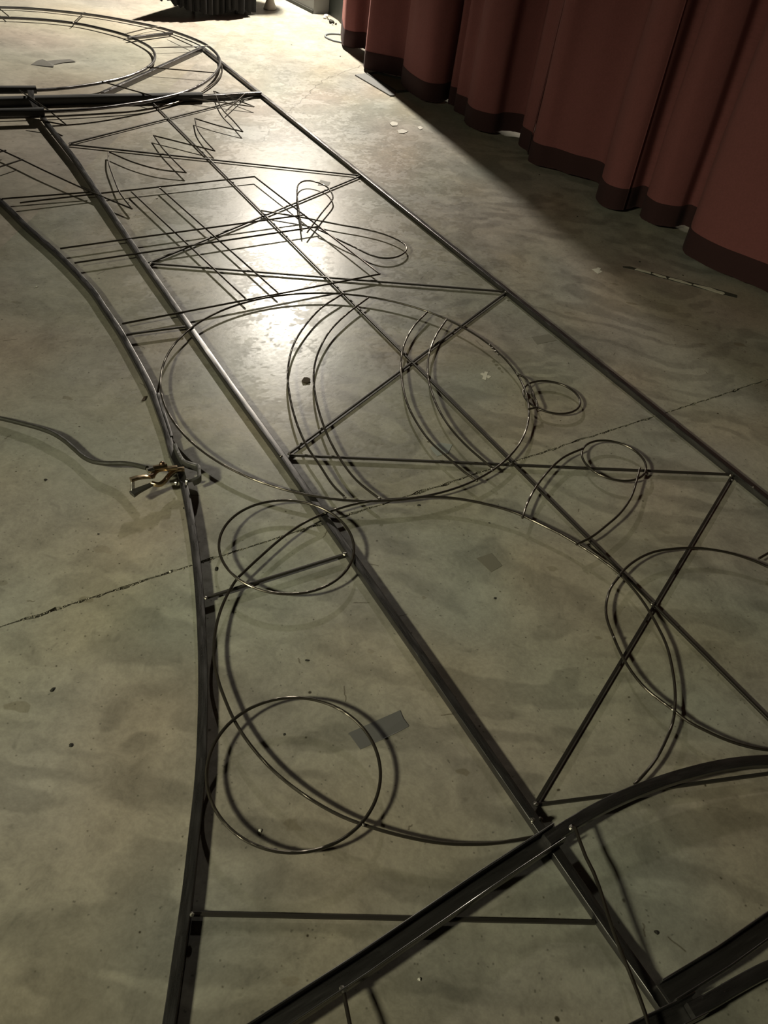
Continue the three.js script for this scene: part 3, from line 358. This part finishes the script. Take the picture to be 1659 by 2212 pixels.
// ---------- the long welded truss with its bent-rod motifs ----------
const bead = (() => { const g = new THREE.IcosahedronGeometry(1, 1), p = g.attributes.position; for (let i = 0; i < p.count; i++) { const k = 0.7 + 0.5 * hash(Math.round(p.getX(i) * 50), Math.round(p.getY(i) * 50 + p.getZ(i) * 91), 95); p.setXYZ(i, p.getX(i) * k, p.getY(i) * k, p.getZ(i) * k); } return toCreasedNormals(g, 0.35); })();
function weldAt(parent, [x, h, z], r = 0.0055) { part('weld_bead', bead.clone().scale(r * (0.8 + 0.5 * rnd()), r * 0.6, r * (0.8 + 0.5 * rnd())).rotateY(rnd() * 6).translate(x, h, z), M.weld, parent); }
{
  const t = thing('welded_truss', 'long flat steel truss with rods bent into circles and bows, welded on the floor', 'steel frame');
  part('rail', sweep(straight(D.rail_mid), TUBE), M.steel, t, 'middle straight square-tube rail');
  part('rail', sweep(straight(D.rail_outer), TUBE), M.steel, t, 'outer straight square-tube rail nearest the curtain');
  part('rail', sweep(smooth(D.rail_curved, 0.03), TUBE), M.steel, t, 'curved square-tube rail held by the clamp');
  part('splice_bar', sweep(smooth(D.splice, 0.02), boxSection(0.008, 0.012, 0.001)), M.steel, t);
  part('centre_bar', sweep(straight(D.centre_bar), BAR), M.bar, t);
  for (const b of D.braces) part('brace', sweep(straight(b), BAR), M.bar, t);
  for (const b of D.cross_bars) part('cross_bar', sweep(straight(b), BAR), M.bar, t);
  part('end_spar', sweep(straight(D.spar), boxSection(0.025, 0.025, 0.002)), M.steel, t);
  part('end_pipe', sweep(straight(D.end_pipe), roundSection(0.024, 20)), M.pipe, t, 'thick dark round pipe across the far end');
  part('end_tube', sweep(straight(D.end_tube), boxSection(0.025, 0.025, 0.002)), M.steel, t);
  part('ball_ring', sweep(circlePath(D.ball.c, D.ball.r, 160), ROD, true), M.rod, t);
  for (const a of D.arcs) part('ball_arc', sweep(smooth(a), ROD), M.rod, t);
  part('cap_rod', sweep(smooth(D.cap, 0.006), ROD), M.rod, t);
  part('ring', sweep(circlePath(D.ring_sm.c, D.ring_sm.r, 72), ROD, true), M.rod, t);
  part('ring', sweep(circlePath(D.ring_lp.c, D.ring_lp.r, 72), ROD, true), M.rod, t);
  for (const a of D.bell) part('bell_rod', sweep(smooth(a), ROD), M.rod, t);
  part('body_ring', sweep(smooth(D.body), ROD), M.rod, t); part('body_ring', sweep(smooth(D.body2), ROD), M.rod, t);
  part('ring', sweep(circlePath(D.ring2.c, D.ring2.r, 96), ROD, true), M.rod, t);
  part('ring', sweep(circlePath(D.ring3.c, D.ring3.r, 96), ROD, true), M.rod, t);
  part('ring', sweep(smooth(D.right, 0.018, true), ROD, true), M.rod, t);
  part('rod', sweep(straight(D.right_stub), ROD), M.rod, t);
  for (const [a, b] of [[0, 4], [4, 7], [7, 10], [10, 11], [11, 14], [14, 16], [16, 19], [19, 20], [20, 21]]) part('crown_rod', sweep(smooth(D.crown.slice(a, b + 1), 0.02), ROD), M.rod, t);
  part('rod', sweep(smooth(D.tail_rod, 0.05), ROD), M.rod, t);
  for (const a of D.tick_rods) part('rod', sweep(straight(a), ROD), M.rod, t);
  for (const [a, b] of [[0, 2], [2, 3], [3, 5]]) part('panel_rod', sweep(straight(D.panel_frame.slice(a, b + 1)), ROD), M.rod, t);
  for (const a of [...D.panel_stripes, ...D.cross_rods]) part('panel_rod', sweep(straight(a), ROD), M.rod, t);
  part('bow_rod', sweep(smooth(D.bow1, 0.015), ROD), M.rod, t); part('bow_rod', sweep(smooth(D.bow2, 0.015), ROD), M.rod, t);
  for (const p of D.welds) weldAt(t, p, 0.0045);
  for (const p of D.node_welds) weldAt(t, p, 0.0055);
  for (const p of D.top_welds) weldAt(t, p, 0.004);
  for (const p of D.lap_weld) weldAt(t, p, 0.0055);
}
// ---------- the double ring laid over the far end ----------
{
  const t = thing('ring_frame', 'large double steel ring with spokes lying over the far end of the truss', 'steel frame');
  const R1 = roundSection(0.008, 12);
  part('outer_ring', sweep(smooth(D.ring_outer, 0.03), R1), M.steel, t); part('inner_ring', sweep(smooth(D.ring_inner, 0.03), R1), M.steel, t);
  part('lower_ring', sweep(smooth(D.ring_low, 0.03), roundSection(0.005, 10)), M.rod, t);
  for (const s of D.sleeves) part('sleeve', sweep(straight(s), roundSection(0.019, 16)), M.pipe, t, 'thick dark sleeve tube');
  for (const s of D.spokes) part('spoke', sweep(straight(s), ROD), M.rod, t);
  part('spoke', sweep(straight(D.spoke_bar), boxSection(0.018, 0.018, 0.002)), M.steel, t, 'thick square spoke');
  for (const [a, b] of [[0, 2], [2, 3]]) part('spike_rod', sweep(straight(D.spike.slice(a, b + 1)), ROD), M.rod, t);
  part('strap', sweep(straight(D.strap), boxSection(0.03, 0.006, 0.001)), M.steel, t);
  for (const p of D.ring_welds) weldAt(t, p, 0.0055);
}
// ---------- the channel frame across the near end ----------
{
  const t = thing('channel_frame', 'open steel channels with curved bars crossing the near end of the truss', 'steel frame');
  const C = channelSection(0.036, 0.022, 0.003), F = boxSection(0.024, 0.016, 0.002);
  for (const a of [D.channel1, D.channel2, D.channel3]) {
    const path = straight(a), c = part('channel', sweep(path, C), M.steel, t), d = path.at(-1).clone().sub(path[0]).setY(0).normalize();
    for (const s of [-1, 1]) part('flange_edge', sweep(path.map((p) => new THREE.Vector3(p.x - s * d.z * 0.0165, p.y + 0.0108, p.z + s * d.x * 0.0165)), roundSection(0.0016, 10)), M.bareSteel, c, 'bright worn flange edge');
  }
  for (const a of [D.curve1, D.curve2]) part('curved_bar', sweep(smooth(a, 0.02), F), M.steel, t);
  for (const a of D.near_rods) part('rod', sweep(smooth(a, 0.03), ROD), M.rod, t);
  for (const p of D.near_welds) weldAt(t, p, 0.006);
}
// ---------- the clamps ----------
{
  const t = thing('welding_ground_clamp', 'brass welding earth clamp with a dark cable, biting the curved rail', 'clamp');
  const taper = (a, b) => (k) => a + (b - a) * k;
  part('jaw', sweep(smooth(D.gc_lower, 0.006), boxSection(0.011, 0.012, 0.003)), M.brass, t, 'bent brass lower jaw');
  part('jaw', sweep(smooth(D.gc_upper, 0.006), boxSection(0.013, 0.01, 0.003)), M.brass, t, 'brass upper jaw');
  part('handle', sweep(smooth(D.gc_lower_handle, 0.006), boxSection(0.016, 0.009, 0.003), false, taper(0.7, 1.35)), M.toolSteel, t);
  part('handle', sweep(smooth(D.gc_upper_handle, 0.006), boxSection(0.014, 0.008, 0.003), false, taper(0.8, 1.1)), M.brass, t);
  part('cable_socket', sweep(straight(D.gc_barrel), roundSection(0.0075, 16)), M.brass, t);
  part('ferrule', sweep(straight(D.gc_ferrule), roundSection(0.0075, 16)), M.zinc, t, 'silver ferrule on the cable end');
  part('knob', new THREE.SphereGeometry(0.0075, 16, 12).translate(...D.gc_knob), M.copper, t);
  part('pivot', sweep(straight(D.gc_pivot), roundSection(0.006, 14)), M.copper, t);
  const a = V(D.gc_spring[0]), b = V(D.gc_spring[1]), ax = b.clone().sub(a), L = ax.length(), u = new THREE.Vector3(0, 1, 0).cross(ax).normalize(), w = ax.clone().normalize().cross(u), pts = [];
  for (let i = 0; i <= 160; i++) { const k = i / 160, c = 2 * Math.PI * 10 * k; pts.push(a.clone().addScaledVector(ax, k).addScaledVector(u, 0.005 * Math.cos(c)).addScaledVector(w, 0.005 * Math.sin(c))); }
  part('spring', new THREE.TubeGeometry(new THREE.CatmullRomCurve3(pts), 240, 0.0011, 6), M.zinc, t);
  part('cable', sweep(smooth(D.gc_cable, 0.012), roundSection(0.0065, 14)), M.rubber, t, 'dark olive rubber cable trailing over the floor');
  const c = thing('locking_c_clamp', 'grey locking clamp with a wide C jaw gripping the curved rail', 'clamp');
  part('jaw', sweep(smooth(D.cc_jaw, 0.006), boxSection(0.01, 0.02, 0.0015)), M.toolSteel, c);
  for (const p of D.cc_pads) part('swivel_pad', new THREE.CylinderGeometry(0.007, 0.008, 0.005, 16).rotateZ(Math.PI / 2).translate(...p), M.zinc, c);
  part('spindle', sweep(straight([D.cc_spindle[1], D.cc_pads[1]]), roundSection(0.004, 12)), M.zinc, c);
}

// ---------- the curtain ----------
{
  const pts = D.curtain.map(([x, z]) => [x, 0, z]);
  let [x, z] = D.curtain.at(-1);
  for (let i = 0; i < 8; i++) { pts.push([x + 0.17, 0, z + 0.08], [x + 0.2, 0, z + 0.24]); x += 0.16; z += 0.22; }
  const curve = new THREE.CatmullRomCurve3(pts.map(V), false, 'centripetal'), total = pts.length - 1;
  const TOP = 3.7;
  function cloth(i0, i1, lo, hi, rows, half, inset) {
    const n = Math.ceil((i1 - i0) * 9), P = [], N = [];
    for (let i = 0; i <= n; i++) { const t = (i0 + (i1 - i0) * i / n) / total; P.push(curve.getPoint(t)); const d = curve.getTangent(t); N.push(new THREE.Vector3(d.z, 0, -d.x).normalize()); }
    const pos = [], uv = [], idx = [], at = (s, j, i) => (s * (rows + 1) + j) * (n + 1) + i;
    let len = 0; const L = P.map((p, i) => (len += i ? p.distanceTo(P[i - 1]) : 0));
    for (const s of [0, 1]) for (let j = 0; j <= rows; j++) for (let i = 0; i <= n; i++) {
      const k = j / rows, wav = 0.012 * (noise(L[i] * 5, 7, 71) - 0.5), y = (lo + (hi - lo) * k * k * 0.6 + (hi - lo) * k * 0.4) + (lo < 0.1 && !j ? wav + 0.004 * (noise(L[i] * 60, 9, 72) - 0.5) : 0);
      const drift = 0.05 * (noise(L[i] * 2.2, y * 0.5, 73) - noise(L[i] * 2.2, 0, 73)) + 0.014 * (noise(L[i] * 9, y * 0.4, 74) - 0.5) * step(0.1, 0.5, y), o = (s ? -1 : 1) * half + inset + drift;
      pos.push(P[i].x + N[i].x * o, y, P[i].z + N[i].z * o); uv.push(L[i], y);
    }
    for (const s of [0, 1]) for (let j = 0; j < rows; j++) for (let i = 0; i < n; i++) { const a = at(s, j, i), b = at(s, j, i + 1), c = at(s, j + 1, i), d = at(s, j + 1, i + 1); idx.push(...(s ? [a, c, b, b, c, d] : [a, b, c, b, d, c])); }
    for (let i = 0; i < n; i++) { for (const j of [0, rows]) { const a = at(0, j, i), b = at(0, j, i + 1), c = at(1, j, i), d = at(1, j, i + 1); idx.push(a, b, c, b, d, c); } }
    for (let j = 0; j < rows; j++) for (const i of [0, n]) { const a = at(0, j, i), b = at(0, j + 1, i), c = at(1, j, i), d = at(1, j + 1, i); idx.push(a, b, c, b, d, c); }
    const g = new THREE.BufferGeometry(); g.setAttribute('position', new THREE.Float32BufferAttribute(pos, 3)); g.setAttribute('uv', new THREE.Float32BufferAttribute(uv, 2)); g.setIndex(idx); g.computeVertexNormals(); return g;
  }
  const panels = [[0, 24.3, 'dark red velvet curtain panel at the far end, nearest the bright floor'], [24.0, 32.6, 'narrow dark red curtain panel between the two long seams'], [32.3, total, 'near dark red curtain panel at the right edge of the picture']];
  panels.forEach(([a, b, label], k) => {
    const t = thing('stage_curtain', label, 'curtain', 'panels of the red stage curtain');
    part('drape', cloth(a, b, 0.11, TOP, 24, 0.0025, k * 0.011), M.velvet, t);
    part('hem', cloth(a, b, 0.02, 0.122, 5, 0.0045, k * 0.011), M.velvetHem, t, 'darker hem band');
  });
}

// ---------- things at the far end ----------
{
  // table hidden under a pleated black cloth
  const t = thing('draped_table', 'low table under a pleated black cloth at the top edge of the picture', 'table');
  const c = new THREE.CatmullRomCurve3(D.skirt.map(V), false, 'centripetal'), n = 150, ring = [];
  for (let i = 0; i <= n; i++) { const p = c.getPoint(i / n), d = c.getTangent(i / n); const f = 0.022 * Math.sin(i * 0.62) + 0.01 * Math.sin(i * 1.7); ring.push(new THREE.Vector3(p.x + d.z * f * -1, p.y, p.z + d.x * f)); }
  const back = []; for (let i = 0; i <= 40; i++) { const k = i / 40, a = ring[n], b = ring[0]; back.push(new THREE.Vector3(a.x + (b.x - a.x) * k, a.y + (b.y - a.y) * k, a.z + (b.z - a.z) * k - 0.5 * Math.sin(Math.PI * k))); }
  const loop = [...ring, ...back.slice(1, -1)], m = loop.length, pos = [], uv = [], idx = [], rows = 8;
  for (let s = 0; s < 2; s++) for (let j = 0; j <= rows; j++) for (let i = 0; i < m; i++) { const p = loop[i], q = loop[(i + 1) % m], o = loop[(i - 1 + m) % m], nx = q.z - o.z, nz = -(q.x - o.x), l = Math.hypot(nx, nz) || 1, k = s * 0.005; const hem = p.y + 0.035 * Math.pow(noise(i * 0.23, 3, 81), 2); pos.push(p.x - nx / l * k, hem + (0.34 - hem) * j / rows, p.z - nz / l * k); uv.push(i * 0.02, j * 0.1); }
  for (let s = 0; s < 2; s++) for (let j = 0; j < rows; j++) for (let i = 0; i < m; i++) { const o = s * (rows + 1) * m, a = o + j * m + i, b = o + j * m + (i + 1) % m; idx.push(a, b, a + m, b, b + m, a + m); }
  const g = new THREE.BufferGeometry(); g.setAttribute('position', new THREE.Float32BufferAttribute(pos, 3)); g.setAttribute('uv', new THREE.Float32BufferAttribute(uv, 2)); g.setIndex(idx); g.computeVertexNormals();
  M.blackCloth.side = THREE.DoubleSide;
  part('table_cloth', g, M.blackCloth, t);
  const top = new THREE.Shape(loop.map((p) => new THREE.Vector2(p.x, -p.z)));
  part('tabletop', new THREE.ExtrudeGeometry(top, { depth: 0.02, bevelEnabled: false }).rotateX(-Math.PI / 2).translate(0, 0.33, 0), M.blackCloth, t);
  const cx = (D.skirt[0][0] + D.skirt.at(-1)[0]) / 2, cz = D.skirt[4][2] - 0.4;
  for (const [sx, sz] of [[-1, -1], [1, -1], [-1, 1], [1, 1]]) part('leg', new THREE.CylinderGeometry(0.018, 0.014, 0.33, 10).translate(cx + sx * 0.16, 0.165, cz + sz * 0.12), M.lampShell, t);
}
{
  const t = thing('stand', 'off-white stand with one flared foot beside the black draped table', 'stand'), [x, z] = D.foot;
  t.position.set(x, 0, z);
  part('foot', new THREE.LatheGeometry([[0, 0], [0.05, 0], [0.052, 0.008], [0.04, 0.035], [0.024, 0.08], [0.02, 0.1], [0, 0.1]].map(([r, h]) => new THREE.Vector2(r, h)), 6), M.whitePaint, t);
  part('post', new THREE.CylinderGeometry(0.02, 0.02, 0.9, 16).translate(0, 0.55, 0), M.whitePaint, t);
  part('top', new THREE.CylinderGeometry(0.14, 0.14, 0.02, 28).translate(0, 1.01, 0), M.whitePaint, t);
}
{
  const [, , c, d] = D.lamp_wall, dx = d[0] - c[0], dz = d[1] - c[1], l = Math.hypot(dx, dz), q = [c[0] + dx / l * 0.36, c[1] + dz / l * 0.36];
  single('black_sheet', sweep([new THREE.Vector3(c[0] + 0.02, 0.5, c[1]), new THREE.Vector3((c[0] + q[0]) / 2 + 0.03, 0.5, (c[1] + q[1]) / 2), new THREE.Vector3(q[0], 0.5, q[1])], boxSection(0.03, 1.0, 0.004)), M.blackSheet, 'black sheet leaning between the pier and the curtain end', 'sheet');
  for (let i = 0; i < 12; i++) { const k = 0.08 + 0.9 * rnd(), r = 0.008 + 0.018 * rnd() * rnd(); const s = i % 3; single('rubble_chip', bead.clone().scale(r, r * 0.6, r * 0.8).rotateY(rnd() * 6).translate(c[0] - 0.05 + (q[0] - c[0]) * k - 0.02 * rnd(), r * 0.5, c[1] + (q[1] - c[1]) * k + 0.06 * rnd()), s ? M.grit : M.chalk, s ? 'small dark rubble chip on the floor at the foot of the black sheet' : 'small pale rubble chip on the floor at the foot of the black sheet', 'rubble', s ? 'dark chips by the black sheet' : 'pale chips by the black sheet'); }
}
single('cable_loop', sweep(smooth(D.loop, 0.012), roundSection(0.006, 12)), new THREE.MeshStandardMaterial({ color: lin(0.16, 0.18, 0.19), roughness: 0.6 }), 'grey cable loop sticking out under the far curtain end', 'cable');

// ---------- tape, scraps and litter on the floor ----------
function sheet(pts, thick, lift = 0, crumple = 0) {                    // a thin piece with real thickness lying on the floor
  const g = new THREE.ExtrudeGeometry(new THREE.Shape(pts.map(([x, z]) => new THREE.Vector2(x, -z))), { depth: thick, bevelEnabled: false, curveSegments: 2 }).rotateX(-Math.PI / 2).translate(0, lift, 0);
  if (crumple) { const p = g.attributes.position; for (let i = 0; i < p.count; i++) if (p.getY(i) > lift) p.setY(i, p.getY(i) + crumple * hash(Math.round(p.getX(i) * 500), Math.round(p.getZ(i) * 500), 91)); g.computeVertexNormals(); }
  return g;
}
single('duct_tape', sheet(D.tape_main, 0.0008, 0, 0.0012), M.duct, 'grey duct tape strip beside the lowest small ring', 'tape');
single('duct_tape', sheet(D.tapes[0], 0.0007), M.oldTape, 'brownish square tape scrap inside the large lower ring', 'tape');
single('duct_tape', sheet(D.tapes[1], 0.0007), M.oldTape, 'dull tape strip against the outer rail', 'tape');
single('duct_tape', sheet(D.tapes[2], 0.0007), M.oldTape, 'dull tape scrap behind the upright bow loop', 'tape');
single('clear_tape', sheet(D.tape_clear, 0.0006, 0, 0.0015), M.clearTape, 'crumpled clear tape under the ball arcs', 'tape');
single('crumpled_tape', sheet(D.tape_arrow, 0.001, 0, 0.005), M.dustyTape, 'crumpled grey tape strip inside the double ring', 'tape');
function crossTape(c, label) { const t = thing('tape_cross', label, 'tape'); c.forEach((p, i) => part('strip', sheet(p, 0.0006, i * 0.0006), M.whiteTape, t)); }
crossTape(D.cross1, 'white tape cross on the floor inside the ball ring');
crossTape(D.cross2, 'white tape cross near the dark floor strip by the curtain');
D.scraps.forEach((p, i) => single('paper_scrap', sheet(p, 0.0008, 0, 0.003), M.paper, ['white paper scrap near the floor hatch, farthest of three', 'white paper scrap near the floor hatch, largest of three', 'white paper scrap near the floor hatch, closest to the curtain'][i], 'scrap'));
{
  const t = thing('floor_strip', 'dark floor strip with torn white tape lying beside the near curtain hem', 'tape');
  part('backing', sheet(D.strip, 0.0012), M.grimyGlue, t);
  for (const p of D.strip_white) part('torn_tape', sheet(p, 0.0009, 0.0012), M.whiteTape, t);
}
{
  const t = thing('floor_hatch', 'floor hatch with a metal rim under the far curtain', 'hatch');
  part('lid', sheet(D.hatch_lid, 0.002), M.board, t, 'brown board lid');
  part('rim', sheet(D.hatch_rim, 0.007), M.wornSteel, t, 'wide grey metal rim');
  D.hatch_lid.forEach((a, i) => { const q = D.hatch_lid[(i + 1) % D.hatch_lid.length]; part('gasket', sweep([new THREE.Vector3(a[0], 0.005, a[1]), new THREE.Vector3(q[0], 0.005, q[1])], boxSection(0.02, 0.01, 0.002)), M.grimyGlue, t); });
}
single('dried_leaf', sheet(D.leaves[0], 0.002, 0, 0.004), M.leaf, 'dark round dried leaf inside the ball ring', 'leaf');
single('dried_leaf', sheet(D.leaves[1], 0.001, 0, 0.004), M.leaf, 'thin dried leaf beside the curved rail', 'leaf');
for (const [x, z] of D.dark_bits) { const r = 0.002 + 0.0018 * rnd(); single('dirt_speck', bead.clone().scale(r * (1 + rnd()), r * 0.5, r).rotateY(rnd() * 6).translate(x, r * 0.35, z), M.grit, 'small dark speck of dirt on the concrete floor', 'debris', 'dark specks on the floor'); }
for (const [x, z] of D.white_bits) { const r = 0.0028 + 0.001 * rnd(); single('chalk_crumb', bead.clone().scale(r, r * 0.6, r).translate(x, r * 0.4, z), M.chalk, 'tiny white crumb on the concrete floor', 'debris', 'white crumbs on the floor'); }

renderer.render(scene, camera);
